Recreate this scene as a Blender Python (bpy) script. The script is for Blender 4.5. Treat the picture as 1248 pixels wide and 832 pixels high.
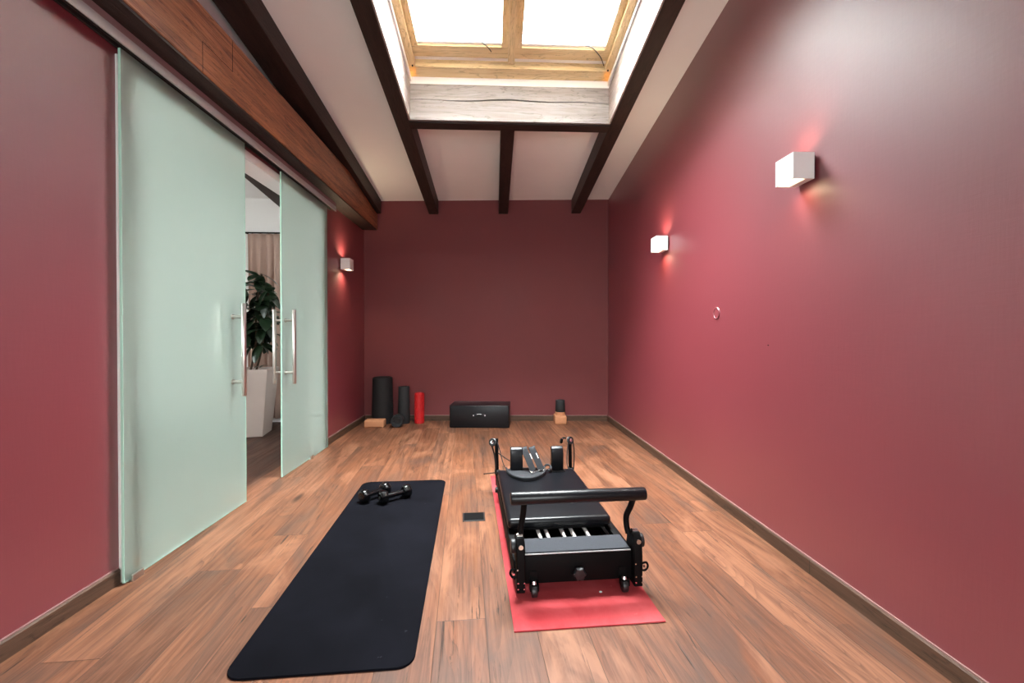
import bpy, bmesh, math, random
from mathutils import Vector, Matrix, Euler
random.seed(4)
PI = math.pi
sc = bpy.context.scene
for o in list(bpy.data.objects): bpy.data.objects.remove(o)
C = sc.collection

# ------------------------------------------------------------------ camera
cam_d = bpy.data.cameras.new('camera'); cam = bpy.data.objects.new('camera', cam_d); C.objects.link(cam)
cam.location = (0, 0, 1.1)
cam.rotation_euler = (math.radians(90 - .5), 0, -math.atan(22/530))
cam_d.sensor_width = 36; cam_d.lens = 36*530/1248; cam_d.shift_y = -3.4/1248
cam_d.clip_start = .02
sc.camera = cam
# ------------------------------------------------------------------ world, light, exposure
W = bpy.data.worlds.new('overcast_sky'); sc.world = W; W.use_nodes = True
wt = W.node_tree; bg = wt.nodes['Background']; bg.inputs[0].default_value = (.95, .975, 1, 1)
wtc = wt.nodes.new('ShaderNodeTexCoord'); wsp = wt.nodes.new('ShaderNodeSeparateXYZ'); wt.links.new(wtc.outputs['Generated'], wsp.inputs[0])
wm = wt.nodes.new('ShaderNodeMath'); wm.operation = 'POWER'; wt.links.new(wsp.outputs[2], wm.inputs[0]); wm.inputs[1].default_value = 3; wm.use_clamp = True
wr = wt.nodes.new('ShaderNodeMapRange'); wt.links.new(wm.outputs[0], wr.inputs[0])      # thin bright overcast: much brighter overhead than at the horizon
wr.inputs[1].default_value = 0; wr.inputs[2].default_value = 1; wr.inputs[3].default_value = 6; wr.inputs[4].default_value = 72
wt.links.new(wr.outputs[0], bg.inputs[1])
sc.view_settings.view_transform = 'Standard'; sc.view_settings.look = 'None'
sc.view_settings.gamma = 1; sc.view_settings.use_curve_mapping = False
sc.view_settings.exposure = 1.6
try:
    sc.cycles.max_bounces = 12; sc.cycles.diffuse_bounces = 6; sc.cycles.transparent_max_bounces = 12
except Exception: pass
S = .125                                   # slope of the roof, rising towards the camera
def portal(name, loc, rot, sx, sy):
    l = bpy.data.lights.new(name, 'AREA'); l.shape = 'RECTANGLE'; l.size = sx; l.size_y = sy
    l.cycles.is_portal = True
    o = bpy.data.objects.new(name, l); C.objects.link(o); o.location = loc; o.rotation_euler = rot
SKY0, SKY1 = 2.38, 3.69                     # skylight well along the room
portal('sky_portal', (.14, (SKY0+SKY1)/2, 2.645+S*(5.6-(SKY0+SKY1)/2)+.56), (-math.atan(S), 0, 0), 1.66, SKY1-SKY0)
portal('side_portal', (-5.32, 1.4, 1.72), (0, -PI/2, 0), 1.6, 3.2)
portal('front_portal', (-.1, -1.72, 1.2), (PI/2, 0, 0), 1.3, 1.3)

# ------------------------------------------------------------------ node helper
class NT:
    def __init__(s, name):
        s.m = bpy.data.materials.new(name); s.m.use_nodes = True; s.t = s.m.node_tree; s.n = s.t.nodes
        s.b = s.n['Principled BSDF']; s.out = s.n['Material Output']
    def link(s, a, b): s.t.links.new(a, b)
    def val(s, inp, v):
        if hasattr(v, 'is_output') or isinstance(v, bpy.types.NodeSocket): s.link(v, inp)
        else: inp.default_value = v
    def obj(s): return s.n.new('ShaderNodeTexCoord').outputs['Object']
    def math(s, op, a, b=None, c=None, clamp=False):
        x = s.n.new('ShaderNodeMath'); x.operation = op; x.use_clamp = clamp
        for i, v in enumerate((a, b, c)):
            if v is not None: s.val(x.inputs[i], v)
        return x.outputs[0]
    def comb(s, x, y, z=0):
        c = s.n.new('ShaderNodeCombineXYZ')
        for i, v in enumerate((x, y, z)): s.val(c.inputs[i], v)
        return c.outputs[0]
    def sep(s, v):
        c = s.n.new('ShaderNodeSeparateXYZ'); s.link(v, c.inputs[0]); return c.outputs
    def mapping(s, v, scale=(1, 1, 1), rot=(0, 0, 0), loc=(0, 0, 0)):
        c = s.n.new('ShaderNodeMapping'); s.link(v, c.inputs[0])
        c.inputs['Scale'].default_value = scale; c.inputs['Rotation'].default_value = rot; c.inputs['Location'].default_value = loc
        return c.outputs[0]
    def noise(s, v, scale, detail=4, rough=.55, dist=0):
        c = s.n.new('ShaderNodeTexNoise'); s.link(v, c.inputs['Vector'])
        c.inputs['Scale'].default_value = scale; c.inputs['Detail'].default_value = detail
        c.inputs['Roughness'].default_value = rough; c.inputs['Distortion'].default_value = dist
        return c.outputs['Fac']
    def ramp(s, f, stops, interp='LINEAR'):
        c = s.n.new('ShaderNodeValToRGB'); s.link(f, c.inputs[0]); e = c.color_ramp.elements; c.color_ramp.interpolation = interp
        while len(e) > 1: e.remove(e[-1])
        e[0].position = stops[0][0]; e[0].color = (*stops[0][1], 1)
        for p, col in stops[1:]:
            q = e.new(p); q.color = (*col, 1)
        return c.outputs[0]
    def mix(s, f, a, b, mode='MIX'):
        c = s.n.new('ShaderNodeMix'); c.data_type = 'RGBA'; c.blend_type = mode
        s.val(c.inputs[0], f)
        for i, v in ((6, a), (7, b)):
            if isinstance(v, tuple): c.inputs[i].default_value = (*v[:3], 1)
            else: s.link(v, c.inputs[i])
        return c.outputs[2]
    def mrange(s, v, a, b, c=0, d=1):
        n = s.n.new('ShaderNodeMapRange'); s.link(v, n.inputs[0])
        for i, x in zip((1, 2, 3, 4), (a, b, c, d)): n.inputs[i].default_value = x
        return n.outputs[0]
    def bump(s, h, strength=.3, dist=.002):
        c = s.n.new('ShaderNodeBump'); s.link(h, c.inputs['Height']); c.inputs['Strength'].default_value = strength
        c.inputs['Distance'].default_value = dist; s.link(c.outputs[0], s.b.inputs['Normal'])
    def base(s, v, rough=.5, metal=0, spec=.5):
        if isinstance(v, tuple): s.b.inputs['Base Color'].default_value = (*v[:3], 1)
        else: s.link(v, s.b.inputs['Base Color'])
        s.val(s.b.inputs['Roughness'], rough); s.b.inputs['Metallic'].default_value = metal
        s.b.inputs['Specular IOR Level'].default_value = spec

def plain(name, col, rough=.5, metal=0, spec=.5, var=.12, scale=12, bump=0):
    t = NT(name); v = t.obj(); n = t.noise(v, scale, 5)
    c = t.mix(n, tuple(x*(1-var) for x in col), tuple(min(1, x*(1+var)) for x in col))
    t.base(c, rough, metal, spec)
    if bump: t.bump(t.noise(v, scale*12, 3), bump, .001)
    return t.m
M = {}
# painted wall: textured satin paint
def wallpaint(name, col, lo=.52, hi=.56, coat=.8, spec=.8, ior=1.62):
    t = NT(name); v = t.obj()
    big = t.noise(v, 1.1, 4, .6); fine = t.noise(t.mapping(v, (90, 90, 12)), 1, 3); fh = t.noise(t.mapping(v, (14, 14, 90)), 1, 2)
    c = t.mix(t.mrange(big, .3, .7), tuple(x*.93 for x in col), tuple(x*1.06 for x in col))
    c = t.mix(t.math('MULTIPLY', fine, .25), c, tuple(x*1.3 for x in col))
    t.base(c, t.mrange(big, .3, .7, lo, hi), 0, spec)
    t.b.inputs['IOR'].default_value = ior; t.b.inputs['Coat Weight'].default_value = coat; t.b.inputs['Coat Roughness'].default_value = .34; t.b.inputs['Coat IOR'].default_value = 1.6
    t.bump(t.math('ADD', fine, fh), .35, .0012)
    return t.m
M['red'] = wallpaint('raspberry_wall_paint', (.172, .014, .024))
M['redback'] = wallpaint('matt_raspberry_wall_paint', (.165, .034, .036), .60, .68, 0, .5, 1.5)
M['white'] = plain('white_plaster', (.90, .88, .86), .7, var=.03, scale=3, bump=.15)
def timber(name, axis, dark, light, rough=.55, crack=True, knots=False):
    t = NT(name); v = t.obj()
    sc_ = [14, 14, 14]; sc_[axis] = .9
    g = t.noise(t.mapping(v, tuple(sc_)), 2.2, 8, .65, .6); s2 = [5, 5, 5]; s2[axis] = .5
    w = t.noise(t.mapping(v, tuple(s2)), 1.4, 5, .6, 1.2)
    c = t.mix(t.mrange(g, .3, .7), dark, light)
    rings = t.math('ABSOLUTE', t.math('SINE', t.math('MULTIPLY', w, 34)))
    c = t.mix(t.math('MULTIPLY', t.mrange(rings, 0, .35, 1, 0), .6), c, tuple(x*.4 for x in dark))
    t.base(c, rough, 0, .4); t.bump(t.math('ADD', g, t.math('MULTIPLY', rings, .2)), .5, .004)
    return t.m
M['beam'] = timber('dark_stained_rafter_timber', 1, (.016, .008, .006), (.040, .020, .015))
M['beamx'] = timber('dark_stained_header_timber', 0, (.016, .008, .006), (.040, .020, .015))
M['purlin'] = timber('brown_stained_purlin_timber', 1, (.12, .040, .019), (.47, .185, .085), .42)
M['wash'] = timber('whitish_timber', 0, (.22, .185, .17), (.37, .33, .31), .6)  # whitish timber tone for the faces inside the skylight well
M['paley'] = timber('whitish_rafter_timber', 1, (.24, .18, .16), (.46, .39, .36), .6)
M['skirt'] = timber('oak_skirting', 1, (.045, .022, .013), (.115, .060, .036), .55)
M['skirtx'] = timber('oak_skirting_back', 0, (.045, .022, .013), (.115, .060, .036), .55)
M['pine'] = timber('varnished_pine', 0, (.62, .45, .23), (.80, .64, .38), .4)
M['piney'] = timber('varnished_pine_stile', 1, (.62, .45, .23), (.80, .64, .38), .4)
# oak plank floor
def floor_mat(name='rustic_oak_planks', k=(.80, .76, .73)):
    t = NT(name); v = t.mapping(t.obj(), rot=(0, 0, math.radians(-3.8)))
    K = lambda *c: tuple(a*b for a, b in zip(c, k))
    x, y, z = t.sep(v); w, L = .187, 1.9
    u = t.math('DIVIDE', t.math('ADD', x, 10.02), w); row = t.math('FLOOR', u); fu = t.math('FRACT', u)
    wn = t.n.new('ShaderNodeTexWhiteNoise'); wn.noise_dimensions = '1D'; t.link(row, wn.inputs['W'])
    vv = t.math('DIVIDE', t.math('ADD', t.math('ADD', y, 20), t.math('MULTIPLY', wn.outputs[0], 7.3)), L)
    col = t.math('FLOOR', vv); fv = t.math('FRACT', vv)
    w2 = t.n.new('ShaderNodeTexWhiteNoise'); w2.noise_dimensions = '3D'; t.link(t.comb(row, col, 3.3), w2.inputs['Vector'])
    rid = w2.outputs['Value']; off = t.math('MULTIPLY', rid, 40)
    pv = t.comb(x, y, off)
    basec = t.ramp(rid, [(0, K(.125, .042, .018)), (.17, K(.25, .095, .046)), (.34, K(.165, .063, .030)), (.5, K(.29, .118, .060)), (.66, K(.14, .057, .030)), (.83, K(.215, .082, .038)), (1, K(.32, .145, .080))])
    vo = t.n.new('ShaderNodeTexVoronoi'); t.link(t.mapping(pv, (4.6, 1.15, 1)), vo.inputs['Vector']); vo.inputs['Scale'].default_value = 1
    kd = vo.outputs['Distance']; vc = t.sep(vo.outputs['Color']); has = t.math('GREATER_THAN', vc[0], .38)
    near = t.math('MULTIPLY', t.mrange(kd, .0, .48, 1, 0), has)
    warp = t.math('MULTIPLY', t.math('POWER', near, 2), .42)
    n1 = t.noise(t.mapping(pv, (4.6, .48, 1)), 1.0, 2, .45, .35)
    f = t.math('ADD', n1, warp)
    rings = t.math('FRACT', t.math('MULTIPLY', f, 17))
    rl = t.math('POWER', rings, 2.6)                                 # sawtooth growth rings: cathedral grain
    fine = t.noise(t.mapping(pv, (120, 3.0, 1)), 1, 6, .7)
    fine2 = t.noise(t.mapping(pv, (34, 1.3, 1)), 1, 5, .65, .5)
    blot = t.noise(t.mapping(pv, (3.4, .95, 1)), 1.2, 5, .60, 1.1)
    blot2 = t.noise(t.mapping(pv, (7, 1.7, 1)), 1.3, 5, .7, 1.4)
    c = t.mix(t.math('MULTIPLY', rl, t.mrange(blot2, .36, .60, .25, .85)), basec, K(.075, .026, .012))
    c = t.mix(t.math('MULTIPLY', t.mrange(fine2, .44, .64), .70), c, K(.085, .031, .015))
    c = t.mix(t.math('MULTIPLY', t.mrange(fine, .42, .7), .34), c, K(.38, .19, .115))
    c = t.mix(t.math('MULTIPLY', t.mrange(blot, .50, .66), .68), c, K(.085, .052, .040))       # grey weathered patches
    c = t.mix(t.math('MULTIPLY', t.mrange(blot, .47, .33), .62), c, K(.37, .175, .10))
    crack = t.math('MULTIPLY', t.mrange(t.noise(t.mapping(pv, (24, 1.0, 1)), 1.2, 4, .6, 1.8), .625, .675), t.mrange(blot2, .45, .55))
    c = t.mix(t.math('MULTIPLY', crack, .85), c, K(.014, .007, .004))
    knot = t.math('MULTIPLY', t.mrange(t.math('ADD', kd, t.math('MULTIPLY', fine2, .08)), .09, .17, 1, 0), has)
    c = t.mix(t.math('MULTIPLY', knot, .85), c, K(.028, .012, .007))
    eu = t.math('MINIMUM', fu, t.math('SUBTRACT', 1, fu)); ev = t.math('MINIMUM', fv, t.math('SUBTRACT', 1, fv))
    seam = t.math('MAXIMUM', t.mrange(eu, .003, .009, 1, 0), t.mrange(ev, .0004, .0010, 1, 0))
    c = t.mix(t.math('MULTIPLY', seam, .75), c, K(.02, .009, .005))
    t.base(c, t.mrange(fine2, .3, .7, .38, .54), 0, .4)
    h = t.math('SUBTRACT', t.math('ADD', t.math('MULTIPLY', fine, .35), t.math('MULTIPLY', rl, -.25)), t.math('MULTIPLY', t.math('MAXIMUM', seam, crack), 1.5))
    t.bump(h, .35, .0015)
    return t.m
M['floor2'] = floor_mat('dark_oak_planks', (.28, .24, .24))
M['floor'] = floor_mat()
# frosted glass
def frosted():
    t = NT('frosted_green_glass')
    t.b.inputs['Base Color'].default_value = (.89, .97, .925, 1); t.b.inputs['Roughness'].default_value = .30
    t.b.inputs['Transmission Weight'].default_value = 1; t.b.inputs['IOR'].default_value = 1.35
    tr = t.n.new('ShaderNodeBsdfTranslucent'); tr.inputs[0].default_value = (.54, .67, .60, 1)
    df = t.n.new('ShaderNodeBsdfDiffuse'); df.inputs[0].default_value = (.36, .43, .395, 1)
    m1 = t.n.new('ShaderNodeMixShader'); m1.inputs[0].default_value = .4; t.link(tr.outputs[0], m1.inputs[1]); t.link(df.outputs[0], m1.inputs[2])
    m = t.n.new('ShaderNodeMixShader'); t.val(m.inputs[0], t.mrange(t.noise(t.obj(), 2, 3), .3, .7, .29, .33))
    t.link(t.b.outputs[0], m.inputs[1]); t.link(m1.outputs[0], m.inputs[2]); t.link(m.outputs[0], t.out.inputs[0])
    return t.m
M['frost'] = frosted()
M['gedge'] = plain('polished_glass_edge', (.45, .72, .60), .25, var=.05)
def clear():
    t = NT('clear_window_glass'); t.n.remove(t.b)
    tr = t.n.new('ShaderNodeBsdfTransparent'); tr.inputs[0].default_value = (.97, .99, .98, 1)
    gl = t.n.new('ShaderNodeBsdfGlossy'); gl.inputs['Roughness'].default_value = .03
    fr = t.n.new('ShaderNodeFresnel'); fr.inputs[0].default_value = 1.35
    v = t.obj(); s = t.math('MULTIPLY', fr.outputs[0], t.mrange(t.noise(v, 3), .3, .7, .7, .9))
    m = t.n.new('ShaderNodeMixShader'); t.link(s, m.inputs[0]); t.link(tr.outputs[0], m.inputs[1]); t.link(gl.outputs[0], m.inputs[2])
    t.link(m.outputs[0], t.out.inputs[0]); return t.m
M['glass'] = clear()
M['steel'] = plain('brushed_stainless_steel', (.62, .58, .54), .3, 1, var=.08, scale=40)
M['alu'] = plain('anodised_aluminium', (.42, .41, .41), .4, 0, var=.06, scale=20)
M['coil'] = plain('bright_zinc_spring_wire', (.80, .78, .76), .35, .55)
M['chrome'] = plain('polished_chrome', (.85, .84, .82), .12, 1, var=.03)
M['vinyl'] = plain('black_vinyl_upholstery', (.003, .0033, .005), .34, 0, .38, var=.2, scale=60, bump=.1)
M['bmetal'] = plain('black_powder_coated_steel', (.0022, .0018, .002), .6, 0, .12, var=.2, scale=30)
M['bplastic'] = plain('black_plastic', (.006, .006, .007), .45, var=.2, scale=30)
M['webbing'] = plain('dark_grey_webbing', (.012, .013, .017), .75, var=.3, scale=150, bump=.4)
M['step'] = plain('dark_grey_grit_rubber', (.026, .029, .037), .85, var=.45, scale=160, bump=.6)
M['rope'] = plain('black_braided_rope', (.012, .010, .010), .8, var=.3, scale=200)
M['foam'] = plain('black_foam', (.005, .0055, .0065), .7, var=.2, scale=80, bump=.3)
M['foamg'] = plain('charcoal_foam', (.013, .0135, .015), .7, var=.2, scale=80, bump=.3)
M['gloss'] = plain('glossy_black_vinyl_coating', (.003, .003, .0035), .16, 0, .4, var=.2)
M['redfoam'] = plain('bright_red_foam', (.50, .008, .010), .5, var=.12, scale=60)
M['cork'] = plain('tan_cork', (.48, .21, .10), .75, var=.25, scale=120, bump=.4)
M['lampw'] = plain('white_lacquer', (.82, .80, .78), .4, var=.02)
M['fascia'] = plain('mauve_painted_fascia', (.25, .155, .155), .55, var=.06)
M['darkgap'] = plain('dark_joint_and_rail_shade', (.02, .012, .01), .6)  # dark joints and cracks, and the shade painted under the door rail
M['curtain'] = plain('taupe_curtain_fabric', (.50, .35, .29), .9, var=.06, scale=40, bump=.3)
M['planter'] = plain('matt_beige_planter', (.52, .42, .38), .5, var=.04)
M['soil'] = plain('dark_soil', (.02, .013, .01), .95, var=.5, scale=60, bump=1)
M['stem'] = plain('brown_bark', (.08, .05, .03), .8, var=.3, scale=50)
M['leaf'] = plain('dark_rubber_plant_leaf', (.020, .042, .020), .3, var=.35, scale=9)
M['whitep'] = plain('white_printed_mark', (.7, .7, .7), .5)
def emis(name, col, st):
    t = NT(name); t.base((.9, .85, .75)); t.b.inputs['Emission Color'].default_value = (*col, 1)
    t.b.inputs['Emission Strength'].default_value = st
    v = t.obj(); t.link(t.mix(t.noise(v, 8), tuple(.95*c for c in col), col), t.b.inputs['Emission Color']); return t.m
M['bulb'] = emis('warm_lamp_diffuser', (1, .74, .46), 1.6)
# exercise mats
def mat_mat(name, col, dust, rough, marks, worn):
    t = NT(name); v = t.obj(); a = t.noise(v, 3.2, 6, .62, .4); b = t.noise(v, 300, 2)
    c = t.mix(t.mrange(a, .35, .7), col, dust)
    c = t.mix(t.math('MULTIPLY', t.mrange(t.noise(v, 26, 3, .6), .72, .80), marks), c, worn)
    t.base(c, rough, 0, .06); t.bump(b, .4, .0008); return t.m
M['bmat'] = mat_mat('black_rubber_mat', (.0022, .0022, .0036), (.0050, .0050, .0078), .9, .5, (.09, .09, .11))
M['rmat'] = mat_mat('red_foam_mat', (.36, .034, .040), (.50, .088, .094), .5, .35, (.85, .28, .24))

# ------------------------------------------------------------------ mesh helpers
def obj(name, bm, mat, parent=None, smooth=False, loc=None, rot=None, mats=None):
    me = bpy.data.meshes.new(name); bmesh.ops.recalc_face_normals(bm, faces=bm.faces) if not getattr(bm, 'keepn', False) else None
    bm.to_mesh(me); bm.free()
    for m in ([mat] + list(mats or [])): me.materials.append(m)
    if smooth:
        for p in me.polygons: p.use_smooth = True
        try: me.set_sharp_from_angle(angle=math.radians(38))
        except Exception: pass
    o = bpy.data.objects.new(name, me); C.objects.link(o)
    if parent: o.parent = parent
    if loc: o.location = loc
    if rot: o.rotation_euler = rot
    return o
def tag(o, label, cat, group=None, kind=None):
    o['label'] = label; o['category'] = cat
    if group: o['group'] = group
    if kind: o['kind'] = kind
    return o
def st(o, label, cat): return tag(o, label, cat, kind='structure')
def thing(name, loc, label, cat, rz=0, group=None, kind=None):
    o = bpy.data.objects.new(name, None); C.objects.link(o); o.location = loc; o.rotation_euler = (0, 0, rz)
    o.empty_display_size = .05
    return tag(o, label, cat, group, kind)
def B(): return bmesh.new()
def box(bm, lo, hi, bev=0, seg=2, mtx=None, mi=0):
    r = bmesh.ops.create_cube(bm, size=1); vs = r['verts']
    for v in vs:
        v.co = Vector([(lo[i]+hi[i])/2 + v.co[i]*(hi[i]-lo[i]) for i in range(3)])
    fs = set(f for v in vs for f in v.link_faces)
    for f in fs: f.material_index = mi
    if bev:
        es = list(set(e for v in vs for e in v.link_edges))
        r = bmesh.ops.bevel(bm, geom=es, offset=bev, segments=seg, affect='EDGES', profile=.5)
        vs = list(set(r['verts']) | set(v for v in vs if v.is_valid))
        vs = list(set(v for f in r['faces'] for v in f.verts) | set(v for v in vs if v.is_valid))
        for f in set(f for v in vs for f in v.link_faces): f.material_index = mi
    if mtx: bmesh.ops.transform(bm, matrix=mtx, verts=[v for v in vs if v.is_valid])
    return vs
def hexa(bm, pts, mi=0):
    """eight corners: bottom four then top four, both counter-clockwise"""
    v = [bm.verts.new(p) for p in pts]
    for f in ((3, 2, 1, 0), (4, 5, 6, 7), (0, 1, 5, 4), (1, 2, 6, 5), (2, 3, 7, 6), (3, 0, 4, 7)):
        bm.faces.new([v[i] for i in f]).material_index = mi
def sloped(bm, x0, x1, y0, y1, zb, zt, mi=0):
    """bar under the roof slope between offsets zb and zt of the rafter soffit plane"""
    z = lambda y, o: 2.645 + S*(5.6-y) + o
    hexa(bm, [(x0, y0, z(y0, zb)), (x1, y0, z(y0, zb)), (x1, y1, z(y1, zb)), (x0, y1, z(y1, zb)),
              (x0, y0, z(y0, zt)), (x1, y0, z(y0, zt)), (x1, y1, z(y1, zt)), (x0, y1, z(y1, zt))], mi)
def cyl(bm, p0, p1, r, r2=None, seg=20, bev=0, caps=True):
    p0, p1 = Vector(p0), Vector(p1); d = p1-p0; L = d.length
    r2 = r if r2 is None else r2
    q = Vector((0, 0, 1)).rotation_difference(d.normalized()).to_matrix().to_4x4()
    if bev: prof = [(max(r-bev, .0001), 0), (r-bev*.3, bev*.3), (r, bev), (r2, L-bev), (r2-bev*.3, L-bev*.3), (max(r2-bev, .0001), L)]
    else: prof = [(r, 0), (r2, L)]
    rings = []
    for (rr, z) in prof:
        rings.append([bm.verts.new(Matrix.Translation(p0) @ q @ Vector((rr*math.cos(2*PI*k/seg), rr*math.sin(2*PI*k/seg), z))) for k in range(seg)])
    for a, b in zip(rings, rings[1:]):
        for k in range(seg): bm.faces.new((a[k], a[(k+1) % seg], b[(k+1) % seg], b[k]))
    if caps: bm.faces.new(rings[0][::-1]); bm.faces.new(rings[-1])
def lathe(bm, prof, seg=32, mtx=None, close=False):
    vs = []; rings = []
    for (r, z) in prof:
        rings.append([bm.verts.new((r*math.cos(2*PI*k/seg), r*math.sin(2*PI*k/seg), z)) for k in range(seg)]); vs += rings[-1]
    pr_ = list(zip(rings, rings[1:])) + ([(rings[-1], rings[0])] if close else [])
    for a, b in pr_:
        for k in range(seg): bm.faces.new((a[k], a[(k+1) % seg], b[(k+1) % seg], b[k]))
    if not close:
        bm.faces.new(rings[0][::-1]); bm.faces.new(rings[-1])
    if mtx: bmesh.ops.transform(bm, matrix=mtx, verts=vs)
def smoothpath(pts, n=6):
    pts = [Vector(p) for p in pts]; out = []
    for i in range(len(pts)-1):
        p0 = pts[max(i-1, 0)]; p1 = pts[i]; p2 = pts[i+1]; p3 = pts[min(i+2, len(pts)-1)]
        for k in range(n):
            t = k/n
            out.append(.5*((2*p1)+(-p0+p2)*t+(2*p0-5*p1+4*p2-p3)*t*t+(-p0+3*p1-3*p2+p3)*t**3))
    out.append(pts[-1]); return out
def tube(bm, pts, r, seg=10, sm=6):
    P = smoothpath(pts, sm) if sm else [Vector(p) for p in pts]
    rings = []; prev = None
    for i, p in enumerate(P):
        d = (P[min(i+1, len(P)-1)]-P[max(i-1, 0)]).normalized()
        if prev is None:
            a = Vector((0, 0, 1)) if abs(d.z) < .9 else Vector((1, 0, 0)); n = d.cross(a).normalized()
        else: n = (prev - d*prev.dot(d)).normalized()
        prev = n; b = d.cross(n)
        rr = r[i*(len(r)-1)//max(len(P)-1, 1)] if isinstance(r, (list, tuple)) else r
        rings.append([bm.verts.new(p + n*rr*math.cos(2*PI*k/seg) + b*rr*math.sin(2*PI*k/seg)) for k in range(seg)])
    for a, b in zip(rings, rings[1:]):
        for k in range(seg): bm.faces.new((a[k], a[(k+1) % seg], b[(k+1) % seg], b[k]))
    bm.faces.new(rings[0][::-1]); bm.faces.new(rings[-1])
def strip(bm, pts, w, th, side):
    """flat band along pts, width w towards side vector, thickness th"""
    P = smoothpath(pts, 6); side = Vector(side).normalized(); rings = []
    for i, p in enumerate(P):
        d = (P[min(i+1, len(P)-1)]-P[max(i-1, 0)]).normalized()
        s = (side - d*side.dot(d)).normalized(); n = d.cross(s)
        rings.append([bm.verts.new(p+s*a*w/2+n*b*th/2) for a, b in ((-1, -1), (1, -1), (1, 1), (-1, 1))])
    for a, b in zip(rings, rings[1:]):
        for k in range(4): bm.faces.new((a[k], a[(k+1) % 4], b[(k+1) % 4], b[k]))
    bm.faces.new(rings[0][::-1]); bm.faces.new(rings[-1])
def prism(bm, poly, z0, z1, mtx=None, bev=0):
    a = [bm.verts.new((x, y, z0)) for x, y in poly]; b = [bm.verts.new((x, y, z1)) for x, y in poly]; n = len(poly)
    bm.faces.new(a[::-1]); top = bm.faces.new(b)
    for k in range(n): bm.faces.new((a[k], a[(k+1) % n], b[(k+1) % n], b[k]))
    vs = a+b
    if bev:
        r = bmesh.ops.bevel(bm, geom=list(top.edges), offset=bev, segments=2, affect='EDGES', profile=.5)
        vs = list(bm.verts) if mtx else vs
    if mtx: bmesh.ops.transform(bm, matrix=mtx, verts=vs)
def rounded(w, l, r, n=6):
    out = []
    for cx, cy, a0 in ((w-r, l-r, 0), (r, l-r, 90), (r, r, 180), (w-r, r, 270)):
        for k in range(n+1):
            a = math.radians(a0+90*k/n); out.append((cx+r*math.cos(a), cy+r*math.sin(a)))
    return out

# ------------------------------------------------------------------ room shell
XL, XR, YF = -1.665, 1.463, -1.6; TH = .15
yb = lambda x: 5.66 - .045*(x+1.65)         # back wall plane (slightly out of square)
b = B(); box(b, (XL-TH+.02, YF-.2, -.1), (XR+.15, 6.0, 0))
st(obj('floor', b, M['floor']), 'rustic oak plank floor of the training room', 'floor')
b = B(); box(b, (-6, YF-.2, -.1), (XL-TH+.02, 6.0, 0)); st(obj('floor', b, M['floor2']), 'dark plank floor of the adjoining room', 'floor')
b = B(); hexa(b, [(XL-TH, yb(XL-TH), 0), (XR+.15, yb(XR+.15), 0), (XR+.15, 6.0, 0), (XL-TH, 6.0, 0),
                 (XL-TH, yb(XL-TH), 3.1), (XR+.15, yb(XR+.15), 3.1), (XR+.15, 6.0, 3.1), (XL-TH, 6.0, 3.1)])
st(obj('wall_back', b, M['redback']), 'raspberry red end wall under the rafters', 'wall')
b = B(); box(b, (XR, YF-.15, 0), (XR+.15, 5.6, 4.2)); st(obj('wall_right', b, M['red']), 'long raspberry red wall on the right with two sconces', 'wall')
b = B(); FW = (-.80, .60, .50, 1.85)
box(b, (XL-TH, YF-.15, 0), (FW[0], YF, 4.2)); box(b, (FW[1], YF-.15, 0), (XR+.15, YF, 4.2)); box(b, (FW[0], YF-.15, 0), (FW[1], YF, FW[2])); box(b, (FW[0], YF-.15, FW[3]), (FW[1], YF, 4.2)); st(obj('wall_front', b, M['white']), 'white wall behind the viewpoint', 'wall')
OY0, OY1, OZ = 2.055, 4.25, 2.281
def leftpiece(bm, y0, y1, z0, z1):
    vs = box(bm, (XL-TH, y0, z0), (XL, y1, z1), mi=1)
    for f in set(f for v in vs for f in v.link_faces):
        if abs(f.calc_center_median().x - XL) < 1e-4: f.material_index = 0
b = B(); leftpiece(b, YF, OY0, 0, 2.784); leftpiece(b, OY1, 5.66, 0, 2.784); leftpiece(b, OY0, OY1, OZ, 2.784)
st(obj('wall_left', b, M['red'], mats=[M['white']]), 'raspberry red left wall with the wide doorway', 'wall')
b = B(); box(b, (XL-TH, YF, 2.784), (XL, 5.66, 4.0)); st(obj('wall_left', b, M['white']), 'white plastered strip of left wall above the brown beam', 'wall')
# ceiling slabs around the skylight
b = B(); T0, T1 = .175, .52
sloped(b, XL, -.83, YF, 5.7, T0, T1); sloped(b, 1.11, XR, YF, 5.6, T0, T1)
sloped(b, -.83, 1.11, 3.79, 5.7, T0, T1); sloped(b, -.83, 1.11, YF, SKY0-.10, T0, T1)
st(obj('ceiling', b, M['white']), 'white sloping ceiling between the dark rafters', 'ceiling')
# rafters, header, purlin
def raft(n, x0, x1, y0, y1, top, label):
    bm = B(); sloped(bm, x0, x1, y0, y1, 0, top); o = obj('trim_%d' % n, bm, M['beam'])
    md = o.modifiers.new('bevel', 'BEVEL'); md.width = .006; md.segments = 2
    return st(o, label, 'rafter')
raft(1, XL+.045, -1.435, YF, 5.62, .174, 'dark rafter running beside the brown wall beam')
raft(2, -.83, -.71, YF, 5.62, .33, 'dark rafter along the left side of the skylight')
raft(3, .06, .18, 3.79, 5.585, .174, 'short dark middle rafter below the skylight header')
raft(4, .99, 1.11, YF, 5.545, .33, 'dark rafter along the right side of the skylight')
b = B(); sloped(b, -.71, .99, 3.70, 3.79, 0, .30); o = obj('trim_5', b, M['beamx']); st(o, 'dark underside of header beam closing the skylight well', 'beam')
b = B(); sloped(b, -.71, .99, SKY0-.1, SKY0-.01, 0, .30); o = obj('trim_6', b, M['beamx']); st(o, 'dark header beam at the near end of the skylight', 'beam')
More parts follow.
